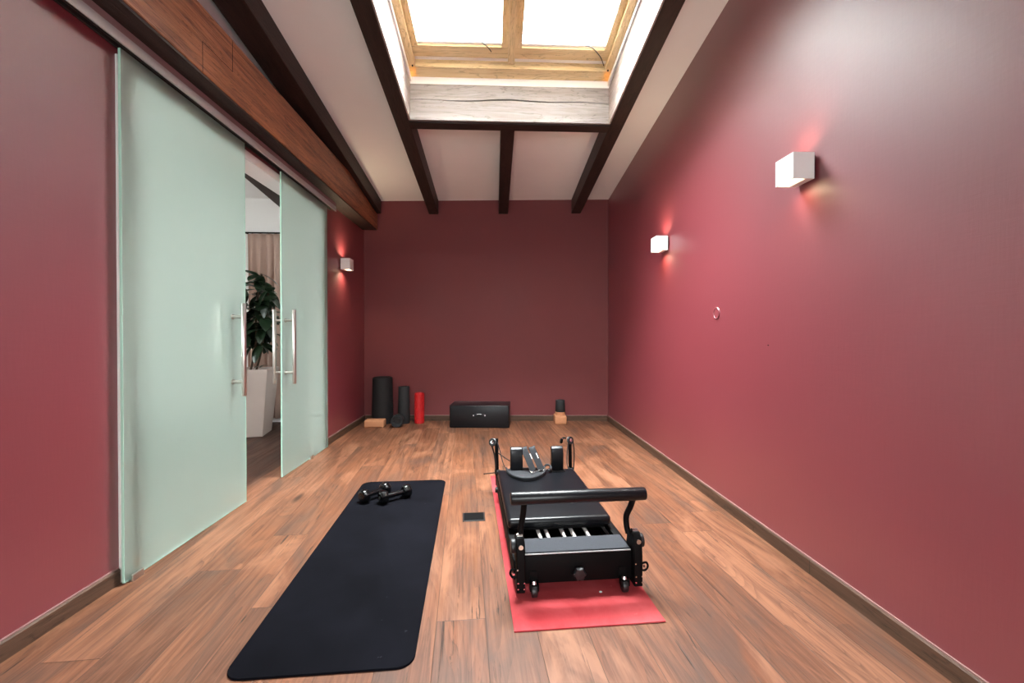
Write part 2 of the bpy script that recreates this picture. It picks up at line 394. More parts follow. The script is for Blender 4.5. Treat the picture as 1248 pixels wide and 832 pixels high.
# whitish face boards with a long crack between the two of the header
z0 = 2.645 + S*(5.6-3.69)
def crackline(x, ph): return .012*math.sin(x*2.1+ph)+.006*math.sin(x*9+ph)-.008*x
b = B(); N = 40
for lower in (True, False):
    rows = []
    for k in range(N+1):
        x = -.708 + 1.696*k/N; c = z0 + .178 + crackline(x, .6); w = .0042*(1+.45*math.sin(x*4+1))
        za, zb_ = (z0+.012, c-w) if lower else (c+w, z0+.31)
        rows.append([b.verts.new((x, 3.675, za)), b.verts.new((x, 3.675, zb_)), b.verts.new((x, 3.699, zb_)), b.verts.new((x, 3.699, za))])
    for p, q in zip(rows, rows[1:]):
        for k in range(4): b.faces.new((p[k], p[(k+1) % 4], q[(k+1) % 4], q[k]))
    b.faces.new(rows[0]); b.faces.new(rows[-1][::-1])
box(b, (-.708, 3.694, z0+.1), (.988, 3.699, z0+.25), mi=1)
st(obj('trim_7', b, M['wash'], mats=[M['darkgap']]), 'whitish cracked timber face of the skylight header', 'beam face')
b = B(); box(b, (-.71, 3.68, z0+.31), (.99, 3.79, z0+.42)); st(obj('trim_8', b, M['white']), 'white plaster band above the cracked header face', 'trim')
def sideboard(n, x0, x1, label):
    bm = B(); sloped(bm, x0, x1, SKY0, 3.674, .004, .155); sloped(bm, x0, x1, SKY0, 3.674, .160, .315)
    st(obj('trim_%d' % n, bm, M['paley']), label, 'lining')
    bm = B(); sloped(bm, x0-.01 if x0 > 0 else x0-.11, x1+.11 if x0 > 0 else x1+.01, SKY0, 3.68, .33, .46)
    st(obj('trim_%d' % (n+1), bm, M['white']), label.replace('whitewashed', 'white plastered upper'), 'lining')
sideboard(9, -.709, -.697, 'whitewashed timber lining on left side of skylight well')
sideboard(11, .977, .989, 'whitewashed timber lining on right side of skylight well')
b = B(); box(b, (XL, -1.2, 2.444), (-1.489, 5.655, 2.784))
o = obj('trim_13', b, M['purlin']); md = o.modifiers.new('bevel', 'BEVEL'); md.width = .008; md.segments = 2
st(o, 'massive brown timber beam running above the sliding glass doors', 'beam')
b = B(); box(b, (-1.4895, 2.30, 2.446), (-1.4885, 2.304, 2.60)); box(b, (-1.4895, 2.30, 2.599), (-1.4885, 2.56, 2.602)); box(b, (-1.4895, 2.556, 2.60), (-1.4885, 2.56, 2.78))
obj('scarf_joint', b, M['darkgap'], o)
b = B(); box(b, (XL+.001, -1.2, 2.43), (-1.492, 5.6, 2.4435)); st(obj('trim_14', b, M['beam']), 'shaded underside of the massive brown beam, painted as a dark board', 'beam')  # shade below the beam, put in as a thin dark board
# window
sk = thing('window_1', (0, 0, 0), 'roof skylight with varnished pine frame and two panes', 'window', kind='structure')
b = B()
sloped(b, -.697, .977, 3.565, 3.68, .37, .46); sloped(b, -.697, .977, SKY0, SKY0+.1, .37, .46)
obj('frame_rail', b, M['pine'], sk)
b = B(); sloped(b, -.697, -.635, SKY0, 3.68, .37, .46); sloped(b, .915, .977, SKY0, 3.68, .37, .46)
obj('frame_stile', b, M['piney'], sk)
b = B(); sloped(b, -.64, .92, 3.50, 3.565, .43, .46); obj('white_strip', b, M['white'], sk)  # plain white strip between frame rail and sashes
b = B(); sloped(b, .112, .166, SKY0+.1, 3.52, .375, .46); obj('mullion', b, M['piney'], sk)
for x0, x1 in ((-.635, .1119), (.1661, .915)):
    b = B(); sloped(b, x0, x1, 3.39, 3.50, .405, .46); sloped(b, x0, x1, SKY0+.1, SKY0+.2, .405, .46); s1 = obj('sash', b, M['pine'], sk)
    b = B(); sloped(b, x0, x0+.05, SKY0+.2, 3.39, .405, .46); sloped(b, x1-.05, x1, SKY0+.2, 3.39, .405, .46); obj('sash_stile', b, M['piney'], s1)
    b = B(); sloped(b, x0+.05, x1-.05, 3.365, 3.389, .42, .452); obj('glazing_gasket', b, M['lampw'], s1)
    b = B(); sloped(b, x0+.05, x1-.05, SKY0+.2, 3.39, .455, .461); obj('pane', b, M['glass'], s1)
def wz(y, o): return 2.645+S*(5.6-y)+o
for pts in ([(-.58, 3.30, .445), (-.35, 3.305, .443), (-.30, 3.32, .44), (-.2, 3.30, .44), (-.16, 3.305, .442), (.06, 3.31, .445)],
            [(.22, 3.305, .445), (.5, 3.31, .442), (.55, 3.32, .44), (.82, 3.305, .445), (.86, 3.2, .446)],
            [(.70, 3.34, .40), (.76, 3.345, .385), (.84, 3.42, .375), (.895, 3.53, .39)], [(-.13, 3.34, .43), (-.05, 3.38, .40), (-.02, 3.43, .40)]):
    b = B(); tube(b, [(x, y, wz(y, o)) for x, y, o in pts], .0036, 6); obj('blind_cord', b, M['rope'], sk)
b = B()
for x in (-.655, .935): cyl(b, (x, 3.55, wz(3.55, .36)), (x, 3.55, wz(3.55, .372)), .006, seg=10)
obj('frame_screw', b, M['bmetal'], sk)
# baseboards
def skirt(name, pts, th, h, mat, label, capm='white'):
    bm = B()
    (x0, y0), (x1, y1) = pts; d = Vector((x1-x0, y1-y0, 0)).normalized(); n = Vector((-d.y, d.x, 0))
    Lt = Vector((x1-x0, y1-y0, 0)).length; a = Vector((x0, y0, 0))
    prof = [(0, 0), (th, 0), (th, h-.006), (th-.005, h), (0, h)]
    r0 = [bm.verts.new(a+n*p+Vector((0, 0, q))) for p, q in prof]; r1 = [bm.verts.new(a+d*Lt+n*p+Vector((0, 0, q))) for p, q in prof]
    for k in range(5): bm.faces.new((r0[k], r0[(k+1) % 5], r1[(k+1) % 5], r1[k]))
    bm.faces.new(r0); bm.faces.new(r1[::-1])
    o = st(obj(name, bm, mat), label, 'baseboard')
    bm = B(); w = Matrix.Translation(a)  # painter's sealant line on top of the board
    q = [a+n*.0, a+d*Lt+n*.0, a+d*Lt+n*.006, a+n*.006]
    hexa(bm, [p+Vector((0, 0, h-.001)) for p in q]+[p+Vector((0, 0, h+.004)) for p in q]); obj('sealant_line', bm, M['seal'], o)
    return o
M['seal'] = plain('pale_pink_sealant', (.28, .15, .14), .6)
skirt('baseboard_right', ((XR, YF), (XR, 5.5)), .014, .068, M['skirt'], 'long oak baseboard along the right wall')
skirt('baseboard_left', ((XL, 1.985), (XL, YF)), .014, .068, M['skirt'], 'oak baseboard left of the doorway')
skirt('baseboard_left', ((XL, 5.63), (XL, 4.312)), .014, .068, M['skirt'], 'oak baseboard between glass door and back corner')
skirt('baseboard_back', ((XR-.015, yb(XR)-.001), (XL+.015, yb(XL)-.001)), .014, .068, M['skirtx'], 'oak baseboard along the end wall')
for y_ in (1.93,):
    b = B(); box(b, (XR-.0146, y_, 0), (XR-.0138, y_+.002, .066)); obj('board_joint', b, M['darkgap'], bpy.data.objects['baseboard_right'])

w3 = thing('window_3_added', (0, 0, 0), 'added unseen window behind the viewpoint, brightening walls and ceiling', 'window', kind='structure')  # unseen window, added to brighten the ceiling and walls
b = B(); box(b, (FW[0], YF-.10, FW[2]), (FW[1], YF-.04, FW[2]+.06)); box(b, (FW[0], YF-.10, FW[3]-.06), (FW[1], YF-.04, FW[3]))
for x_ in (FW[0], (FW[0]+FW[1])/2-.03, FW[1]-.06): box(b, (x_, YF-.10, FW[2]+.06), (x_+.06, YF-.04, FW[3]-.06))
obj('added_window_frame', b, M['lampw'], w3)
b = B(); box(b, (FW[0]+.06, YF-.072, FW[2]+.06), (FW[1]-.06, YF-.068, FW[3]-.06)); obj('pane', b, M['glass'], w3)
# ------------------------------------------------------------------ adjoining room
b = B(); box(b, (-6, 5.62, 0), (XL-TH, 5.8, 4.3)); st(obj('wall_far', b, M['white']), 'pale wall of the adjoining room behind the curtain', 'wall')
b = B(); box(b, (-5.5, YF, 0), (-5.3, -.2, 4.2)); box(b, (-5.5, 3.0, 0), (-5.3, 5.62, 4.2)); box(b, (-5.5, -.2, 0), (-5.3, 3.0, .95)); box(b, (-5.5, -.2, 2.5), (-5.3, 3.0, 4.2))
st(obj('wall_west', b, M['white']), 'pale outer wall of adjoining room with an added window', 'wall')
b = B(); box(b, (-5.5, YF-.15, 0), (XL-TH, YF, 4.2)); st(obj('wall_south', b, M['white']), 'pale near wall of the adjoining room', 'wall')
b = B(); sloped(b, -5.5, XL-TH, YF, 5.7, T0, T0+.25); st(obj('ceiling', b, M['white']), 'pale sloping ceiling of the adjoining room', 'ceiling')
raft(15, -2.625, -2.44, YF, 5.62, .174, 'dark rafter seen through the door gap')
w2 = thing('window_2_added', (0, 0, 0), 'added unseen window lighting the adjoining room', 'window', kind='structure')  # window out of view, added as daylight for this room
b = B(); box(b, (-5.44, -.2, .95), (-5.38, 3.0, 1.01)); box(b, (-5.44, -.2, 2.44), (-5.38, 3.0, 2.5))
for y_ in (-.2, 1.37, 2.94): box(b, (-5.44, y_, 1.01), (-5.38, y_+.06, 2.44))
obj('added_window_frame', b, M['lampw'], w2)
b = B(); box(b, (-5.412, -.14, 1.01), (-5.408, 2.94, 2.44)); obj('pane', b, M['glass'], w2)
b = B(); box(b, (-4.6, 5.606, 0), (XL-TH-.001, 5.62, .07)); st(obj('baseboard_far', b, M['lampw']), 'white baseboard of the adjoining room', 'baseboard')
# white metal jamb lining of the doorway
b = B(); box(b, (XL+.0005, OY0-.062, 0), (XL+.009, OY0, OZ+.055)); box(b, (XL+.0005, OY0, OZ), (XL+.009, OY1, OZ+.055)); box(b, (XL+.0005, OY1, 0), (XL+.009, OY1+.055, OZ+.055))
st(obj('trim_16', b, M['lampw']), 'white flat architrave around the wide doorway behind the glass doors', 'door trim')
# sliding rail
rl = thing('trim_17', (-1.60, 1.5, 2.35), 'aluminium sliding door rail under the brown beam', 'rail', kind='structure')
b = B(); box(b, (.0, -2.7, .0), (.006, 2.98, .045)); box(b, (-.062, -2.7, .039), (0, 2.98, .045)); obj('rail_cover', b, M['alu'], rl)
b = B(); box(b, (-.062, -2.7, .012), (-.05, 2.98, .039)); box(b, (-.016, -2.7, .002), (-.010, 2.98, .03)); obj('rail_gap_shade', b, M['darkgap'], rl)  # shadow gap of the rail, given as dark-coloured strips
b = B(); box(b, (-.063, -2.7, .046), (.004, 2.98, .079)); obj('rail_fascia', b, M['fascia'], rl)
# glass doors
def glassdoor(n, y0, y1, hy, tilt, label):
    d = thing('door_%d' % n, (-1.628, (y0+y1)/2, .008), label, 'sliding door', kind='structure')
    hw = (y1-y0)/2
    bm = B(); box(bm, (-.005, -hw+.002, .002), (.005, hw-.002, 2.34)); obj('glass_panel', bm, M['frost'], d)
    bm = B()
    box(bm, (-.005, -hw, 0), (.0054, -hw+.0022, 2.34)); box(bm, (-.005, hw-.0022, 0), (.0054, hw, 2.34)); box(bm, (-.005, -hw, 0), (.0054, hw, .0022))
    obj('glass_edge', bm, M['gedge'], d)
    for sgn in (1, -1):
        bm = B(); hx = .075*sgn; ly = hy-(y0+y1)/2
        cyl(bm, (hx, ly, .712), (hx, ly, 1.288), .0140, seg=18, bev=.002); h = obj('handle', bm, M['steel'], d, True)
        for z in (.80, 1.205):
            bm = B(); cyl(bm, (.0052*sgn, ly, z), (hx-.01*sgn, ly, z), .0105, seg=14); cyl(bm, (.0052*sgn, ly, z), (.0112*sgn, ly, z), .016, seg=16)
            obj('standoff', bm, M['steel'], h, True)
    return d
glassdoor(1, 1.970, 2.915, 2.77, 0, 'near frosted glass sliding door with long steel handle')
glassdoor(2, 3.400, 4.312, 3.452, 0, 'far frosted glass sliding door with long steel handle')
for y_, lb in ((2.03, 'small steel floor guide under the near glass door'), (3.92, 'small steel floor guide under the far glass door')):
    g = thing('door_guide', (-1.628, y_, 0), lb, 'door guide', kind='structure')
    b = B(); box(b, (.008, -.032, .0005), (.02, .032, .03), .003); box(b, (-.02, -.032, .0005), (-.008, .032, .03), .003); box(b, (-.02, -.032, .0002), (.02, .032, .005)); obj('guide_block', b, M['steel'], g)
# curtain and rod
cr = thing('curtain_rod', (-3.12, 5.55, 2.37), 'dark curtain rod on the far wall seen through the door gap', 'curtain rod')
b = B(); cyl(b, (0, 0, 0), (.52, 0, 0), .009, seg=14); obj('rod', b, M['bmetal'], cr, True)
b = B(); cyl(b, (-.045, 0, 0), (0, 0, 0), .016, .013, seg=16, bev=.003); obj('finial', b, M['bmetal'], cr, True)
b = B(); cyl(b, (.03, 0, 0), (.03, .069, 0), .007, seg=10); obj('bracket', b, M['bmetal'], cr, True)
b = B(); NX, NZ = 64, 14; grid = []
for j in range(NZ+1):
    z = 2.357 - 2.30*j/NZ; amp = .012 + .022*min(1, j/4)
    grid.append([b.verts.new((-3.06 + .40*i/NX + .006*math.sin(i*.31+j*.4), 5.548 + amp*math.sin(i*.42+.35*math.sin(i*.11)) + .006*math.sin(i*.9+j*.2)*min(1, j/3), z)) for i in range(NX+1)])
for j in range(NZ):
    for i in range(NX): b.faces.new((grid[j][i], grid[j][i+1], grid[j+1][i+1], grid[j+1][i]))
o = obj('curtain', b, M['curtain'], smooth=True); md = o.modifiers.new('thick', 'SOLIDIFY'); md.thickness = .003
tag(o, 'taupe gathered curtain hanging behind the potted plant', 'curtain')
# plant
pl = thing('potted_plant', (-2.70, 4.93, 0), 'rubber plant in tall tapered beige planter beyond the door gap', 'plant', math.radians(12))
b = B(); prof = [(.17, 0), (.235, .70), (.235, .73), (.215, .73), (.21, .67)]
rings = [[b.verts.new((sx*r, sy*r, z)) for sx, sy in ((-1, -1), (1, -1), (1, 1), (-1, 1))] for r, z in prof]
for p, q in zip(rings, rings[1:]):
    for k in range(4): b.faces.new((p[k], p[(k+1) % 4], q[(k+1) % 4], q[k]))
b.faces.new(rings[0][::-1]); b.faces.new(rings[-1])
o = obj('planter', b, M['planter'], pl); md = o.modifiers.new('bevel', 'BEVEL'); md.width = .006; md.segments = 2
b = B(); box(b, (-.212, -.212, .66), (.212, .212, .69)); obj('soil', b, M['soil'], pl)
b = B(); stems = [[(0, 0, .68), (.06, 0, 1.0), (.06, .02, 1.38), (.12, 0, 1.78)], [(.05, .02, .68), (.12, .0, .95), (.16, -.02, 1.25), (.2, -.03, 1.62)], [(-.04, -.02, .68), (-.07, 0, 1.1), (-.02, -.05, 1.6)]]
for s_ in stems: tube(b, s_, .011, 8)
obj('stem', b, M['stem'], pl, True)
def leaf(bm, base, yaw_, pitch, L, Wd, droop):
    nu, nv = 8, 4; m = Matrix.Translation(base) @ Euler((0, -pitch, yaw_)).to_matrix().to_4x4(); g = []
    for i in range(nu+1):
        t = i/nu; w = Wd*.5*(math.sin(PI*min(1, t*.94+.03))**.75); row = []
        for j in range(-nv//2, nv//2+1):
            s_ = j/(nv/2); row.append(bm.verts.new(m @ Vector((L*t, w*s_, .22*w*abs(s_) - droop*t*t*L))))
        g.append(row)
    for i in range(nu):
        for j in range(nv): bm.faces.new((g[i][j], g[i+1][j], g[i+1][j+1], g[i][j+1]))
b = B(); rnd = random.Random(11)
for s_ in stems:
    P = smoothpath(s_, 14)
    for i, p in enumerate(P):
        for q in range((2 if i % 2 else 1) if p.z > 1.12 else 1 if p.z > .96 else 0):
            leaf(b, p, rnd.uniform(0, 2*PI), rnd.uniform(-.95, .55), rnd.uniform(.17, .25), rnd.uniform(.095, .13), rnd.uniform(.1, .5))
for p, yw in ((Vector((.1, -.1, .74)), .3), (Vector((.12, -.08, .74)), 1.1), (Vector((.08, -.12, .74)), -.6)): leaf(b, p, yw, .55, .11, .04, .4)
o = obj('foliage', b, M['leaf'], pl, True)

# ------------------------------------------------------------------ wall sconces
def sconce(loc, side, label, power):
    g = thing('wall_sconce', loc, label, 'wall lamp', 0 if side > 0 else PI, 'white box sconces')
    # local: wall plane at x=0, box sticks out to -x
    b = B(); w, h, d, t_ = .062, .0595, .111, .006
    outer = [(-d, -w), (-.012, -w), (-.012, w), (-d, w)]; inner = [(-d+t_, -w+t_), (-.048, -w+t_), (-.048, w-t_), (-d+t_, w-t_)]
    vo = [[b.verts.new((x, y, z)) for x, y in outer] for z in (-h, h)]; vi = [[b.verts.new((x, y, z)) for x, y in inner] for z in (-h, h)]
    for k in range(4):
        n = (k+1) % 4
        b.faces.new((vo[0][k], vo[0][n], vo[1][n], vo[1][k])); b.faces.new((vi[0][n], vi[0][k], vi[1][k], vi[1][n]))
        b.faces.new((vo[0][n], vo[0][k], vi[0][k], vi[0][n])); b.faces.new((vo[1][k], vo[1][n], vi[1][n], vi[1][k]))
    obj('housing', b, M['lampw'], g)
    b = B(); box(b, (-.012, -.05, -.05), (0, .05, .05)); obj('wall_plate', b, M['bmetal'], g)
    for s_ in (-1, 1):
        b = B(); box(b, (-d+t_, -w+t_, s_*(h-.008)-.002), (-.048, w-t_, s_*(h-.008)+.002)); obj('diffuser', b, M['bulb'], g)
        l = bpy.data.lights.new('sconce_light', 'AREA'); l.shape = 'RECTANGLE'; l.size = .05; l.size_y = .10; l.energy = power; l.color = (1, .80, .52); l.spread = math.radians(140)
        lo = bpy.data.objects.new('sconce_light', l); C.objects.link(lo); lo.parent = g; lo.location = (-.075, 0, s_*(h+.001)); lo.rotation_euler = (0 if s_ < 0 else PI, 0, 0)
    return g
sconce((XR, 1.98, 1.868), 1, 'nearer of two white box sconces on the right wall', .25)
sconce((XR, 3.64, 1.868), 1, 'farther of two white box sconces on the right wall', .55)
sconce((XL, 4.83, 1.868), -1, 'lone white box sconce left, beyond the glass doors', .7)
# wall plug
b = B(); 
lathe(b, [(.0001, .003), (.031, .003), (.033, .0065), (.037, .0065), (.040, .003), (.040, 0)], 28, Matrix.Translation((XR, 2.80, 1.243)) @ Matrix.Rotation(-PI/2, 4, 'Y'))
tag(obj('wall_plug', b, M['red'], smooth=True), 'small round wall plug painted raspberry on the right wall', 'wall plug')
b = B(); cyl(b, (XR-.004, 2.26, 1.045), (XR+.001, 2.26, 1.045), .003, seg=8)
tag(obj('screw_hole_plug', b, M['darkgap']), 'tiny dark screw head on right wall below the sconces', 'screw')

# ------------------------------------------------------------------ black mat, dumbbells, floor plate
a = math.radians(3.0)
b = B(); prism(b, rounded(.602, 1.86, .055), 0, .008, bev=.003)
o = obj('exercise_mat', b, M['bmat'], loc=(-.868, 1.405, .0003), rot=(0, 0, math.radians(3.0)), smooth=True)
tag(o, 'black rounded rubber exercise mat lying on the oak floor', 'mat')
def dumbbell(cx, cy, ang, label):
    g = thing('dumbbell', (cx, cy, .0083), label, 'dumbbell', ang, 'small black dumbbells')
    b = B(); cyl(b, (-.062, 0, .0415), (.062, 0, .0415), .0165, seg=20); obj('grip', b, M['gloss'], g, True)
    for s_ in (-1, 1):
        b = B(); m = Matrix.Translation((s_*.083, 0, .0418)) @ Matrix.Rotation(PI/2, 4, 'Y') @ Matrix.Rotation(PI/8, 4, 'Z')
        lathe(b, [(.022, -.027), (.034, -.026), (.042, -.018), (.045, -.007), (.045, .007), (.042, .018), (.034, .026), (.022, .027)], 8, m)
        h = obj('weight_head', b, M['gloss'], g); md = h.modifiers.new('bevel', 'BEVEL'); md.width = .004; md.segments = 2
        b = B(); cyl(b, (s_*.108, 0, .0418), (s_*.1108, 0, .0418), .012, seg=16); obj('end_cap', b, M['foamg'], h, True)
dumbbell(-.793, 2.928, math.radians(53), 'glossy black dumbbell on the mat, the left one')
dumbbell(-.652, 2.893, math.radians(40), 'glossy black dumbbell on the mat, the right one')
fp = thing('floor_socket', (-.185, 2.56, 0), 'small black rectangular floor socket cover between the two mats', 'floor socket', math.radians(3.6))
b = B(); box(b, (0, 0, .0002), (.134, .122, .004), .002); obj('frame', b, M['bplastic'], fp)
b = B(); box(b, (.009, .009, .0042), (.125, .113, .0055), .0006); obj('lid', b, M['bmetal'], fp)

# ------------------------------------------------------------------ red mat and reformer
RA = math.radians(3.3)
b = B(); 
NXg, NYg = 24, 70; Wm, Lm = .582, 1.782
def rz_(u, v):
    e = 0
    if v < .05: e += .004*(1-v/.05)*max(0, u/Wm-.7)
    return e + .0006*math.sin(u*9)*math.sin(v*6)
top = [[b.verts.new((Wm*i/NXg, Lm*j/NYg + 0, .0055+max(0, rz_(Wm*i/NXg, Lm*j/NYg)))) for i in range(NXg+1)] for j in range(NYg+1)]
bot = [[b.verts.new((t_.co.x, t_.co.y, t_.co.z-.005)) for t_ in r] for r in top]
for j in range(NYg):
    for i in range(NXg):
        b.faces.new((top[j][i], top[j][i+1], top[j+1][i+1], top[j+1][i])); b.faces.new((bot[j][i], bot[j+1][i], bot[j+1][i+1], bot[j][i+1]))
for i in range(NXg):
    b.faces.new((top[0][i], bot[0][i], bot[0][i+1], top[0][i+1])); b.faces.new((top[-1][i], top[-1][i+1], bot[-1][i+1], bot[-1][i]))
for j in range(NYg):
    b.faces.new((top[j][0], top[j+1][0], bot[j+1][0], bot[j][0])); b.faces.new((top[j][-1], bot[j][-1], bot[j+1][-1], top[j+1][-1]))
o = obj('exercise_mat', b, M['rmat'], loc=(.075, 1.595, .0001), rot=(0, 0, RA), smooth=True)
tag(o, 'worn red foam mat lying under the black pilates reformer', 'mat')
b = B(); bmesh.ops.create_icosphere(b, subdivisions=1, radius=.006)
for v in b.verts: v.co.z *= .5; v.co.x *= 1.25
tag(obj('paper_scrap', b, M['whitep'], loc=Vector((.075, 1.595, .0085)) + Matrix.Rotation(RA, 3, 'Z') @ Vector((.39, .205, 0))), 'tiny white scrap on the red mat before the reformer', 'scrap')

rf = thing('pilates_reformer', (.075, 1.595, .006), 'black folding pilates reformer with padded carriage, footbar and springs', 'exercise machine', RA)
R = lambda n, bm, m, p=None, s=True: obj(n, bm, M[m], p or rf, s)
for u0, u1 in ((.022, .062), (.528, .568)):
    b = B(); box(b, (u0, .245, .05), (u1, 1.46, .130), .004); r_ = R('side_rail', b, 'bmetal')
    b = B(); ui = u1 if u0 < .3 else u0; box(b, (ui-.004, .36, .085), (ui+.004, 1.44, .105)); obj('track', b, M['alu'], r_)
b = B(); box(b, (.062, 1.42, .05), (.528, 1.46, .125), .004); R('end_board', b, 'bmetal')
for v_ in (.72, 1.1):
    b = B(); box(b, (.062, v_, .055), (.528, v_+.02, .095)); R('cross_bar', b, 'bmetal')
b = B(); box(b, (.062, .352, .046), (.528, 1.42, .052)); R('added_dark_tray', b, 'bmetal')  # added dark sheet: blackness between springs, keeps red mat out of their reflection
b = B(); box(b, (.062, .228, .04), (.535, .252, .158), .003); R('front_board', b, 'bmetal')
b = B(); box(b, (.066, .222, .158), (.530, .355, .172), .005); sp_ = R('standing_platform', b, 'bmetal')
b = B(); box(b, (.071, .228, .1722), (.525, .352, .1745), .001); obj('grip_pad', b, M['step'], sp_)
b = B(); box(b, (.068, .2205, .1655), (.528, .2235, .1705), .001); obj('edge_strip', b, M['alu'], sp_)
b = B(); box(b, (.062, .335, .055), (.528, .352, .140), .002); R('spring_bar', b, 'bmetal')
for u in (.175, .214, .292, .341, .411):
    b = B(); P = []; n_ = 34
    cyl(b, (u, .352, .12), (u, .72, .12), .0075, seg=12)
    for k in range(n_):
        z_ = .362+.35*k/n_; lathe(b, [(.0076, -.003), (.0096, 0), (.0076, .003)], 10, Matrix.Translation((u, z_, .12)) @ Matrix.Rotation(-PI/2, 4, 'X'))
    R('spring', b, 'coil')
b = B(); cyl(b, (.483, .352, .12), (.483, .40, .12), .006, seg=12); R('spring_hook', b, 'chrome')
# centre star knob
kb = B(); lathe(kb, [(.012, 0), (.012, .012), (.026, .014), (.027, .03), (.022, .036), (.010, .037)], 24, Matrix.Translation((.298, .228, .085)) @ Matrix.Rotation(PI/2, 4, 'X'))
for v in kb.verts:
    rr = math.hypot(v.co.x-.298, v.co.z-.085)
    if rr > .015:
        th = math.atan2(v.co.z-.085, v.co.x-.298); f = 1+.13*math.cos(6*th); v.co.x = .298+(v.co.x-.298)*f; v.co.z = .085+(v.co.z-.085)*f
R('knob', kb, 'bplastic')
# side brackets with pivots, bolts, hooks
for s_, u0, u1 in ((-1, .030, .066), (1, .535, .572)):
    b = B(); um = (u0+u1)/2
    poly = [(.195, .020), (.300, .020), (.300, .150), (.285, .225), (.265, .24), (.225, .24), (.205, .22), (.195, .15)]
    m = Matrix(((0, 0, 1, 0), (1, 0, 0, 0), (0, 1, 0, 0), (0, 0, 0, 1)))
    prism(b, poly, u0, u1, m); br = R('side_bracket', b, 'bmetal')
    md = br.modifiers.new('bevel', 'BEVEL'); md.width = .004; md.segments = 2
    b = B(); cyl(b, (um, .193, .212), (um, .199, .212), .010, seg=16); obj('pivot_cap', b, M['chrome'], br, True)
    b = B(); cyl(b, (um-.012, .246, .238), (um+.012, .246, .238), .011, seg=16); obj('pivot_barrel', b, M['chrome'], br, True)
    for du, dz in ((-.012, .04), (.014, .04), (-.012, .065), (.014, .065), (-.014, .12)):
        b = B(); cyl(b, (um+du, .191, dz), (um+du, .196, dz), .0035, seg=8); obj('bolt', b, M['chrome'], br, True)
    ue = u0 if s_ < 0 else u1
    b = B(); cyl(b, (ue-.001*s_, .25, .195), (ue+.020*s_, .25, .195), .030, seg=24, bev=.004); obj('locking_knob', b, M['bplastic'], br, True)
    b = B(); pts = [(ue, .205, .115), (ue+s_*.018, .205, .118), (ue+s_*.026, .205, .102), (ue+s_*.016, .205, .086), (ue, .205, .085)]
    tube(b, pts, .0045, 8); obj('side_hook', b, M['bmetal'], br, True)
    b = B(); cyl(b, (ue+s_*.012, .198, .10), (ue+s_*.012, .212, .10), .005, seg=10); obj('hook_pin', b, M['chrome'], br, True)
# castors
for u in (.104, .493):
    b = B(); box(b, (u-.017, .190, .052), (u+.017, .229, .056)); box(b, (u-.019, .186, .030), (u-.014, .214, .056), .001); box(b, (u+.014, .186, .030), (u+.019, .214, .056), .001)
    cs = R('caster', b, 'bmetal')
    b = B(); cyl(b, (u, .205, .056), (u, .205, .066), .013, .009, seg=18); obj('swivel_cap', b, M['chrome'], cs, True)
    b = B(); box(b, (u-.016, .2235, .056), (u+.016, .2285, .094), .001); obj('mount_plate', b, M['bmetal'], cs)
    b = B(); cyl(b, (u-.0125, .202, .0265), (u+.0125, .202, .0265), .0262, seg=28, bev=.005); obj('wheel', b, M['bplastic'], cs, True)
for u in (.045, .545):
    b = B(); cyl(b, (u, 1.40, .0005), (u, 1.40, .052), .018, .014, seg=16); R('foot', b, 'bplastic')
    b = B(); cyl(b, (u, .75, .0005), (u, .75, .052), .018, .014, seg=16); R('foot', b, 'bplastic')
b = B(); cyl(b, (.022, 1.25, .08), (.004, 1.25, .08), .018, seg=18, bev=.003); R('side_roller', b, 'bplastic')
# footbar
b = B(); cyl(b, (.008, .238, .402), (.600, .238, .402), .0275, seg=32, bev=.007); R('footbar', b, 'vinyl')
for pts in ([(.066, .238, .385), (.064, .25, .33), (.055, .258, .27), (.050, .25, .225)], [(.545, .238, .385), (.538, .25, .345), (.524, .262, .30), (.524, .262, .26), (.528, .25, .225)]):
    b = B(); tube(b, pts, .013, 12); R('footbar_arm', b, 'bmetal')
# carriage
b = B(); box(b, (.022, .505, .146), (.538, 1.285, .197), .019, 4); cg = R('carriage', b, 'vinyl')
b = B(); box(b, (.05, .53, .132), (.51, 1.27, .1465)); obj('carriage_base', b, M['bmetal'], cg)
# shoulder rests: tall curved pads
for u0, u1 in ((.103, .183), (.373, .453)):
    b = B(); poly = [(-.012, 0), (-.020, .05), (-.020, .115), (-.012, .147), (.006, .162), (.026, .159), (.034, .14), (.026, .10), (.024, .05), (.034, 0)]
    m = Matrix(((0, 0, 1, 0), (1, 0, 0, 1.235), (0, 1, 0, .197), (0, 0, 0, 1)))
    prism(b, poly, u0, u1, m); sr = obj('shoulder_rest', b, M['vinyl'], cg, True); md = sr.modifiers.new('bevel', 'BEVEL'); md.width = .006; md.segments = 3
    b = B(); box(b, (u0-.008, 1.20, .1975), (u1+.008, 1.285, .203), .002); obj('mount_plate', b, M['bmetal'], cg)
# half-round headrest between the rests
b = B(); poly = [(.2+.125*math.cos(t_), 1.24+.19*math.sin(t_)*(1 if math.sin(t_) < 0 else .2)) for t_ in [2*PI*k/40 for k in range(40)]]
poly = [(x, y) for x, y in poly]
prism(b, poly, .1975, .212, bev=.006); hr = obj('headrest', b, M['webbing'], cg, True)
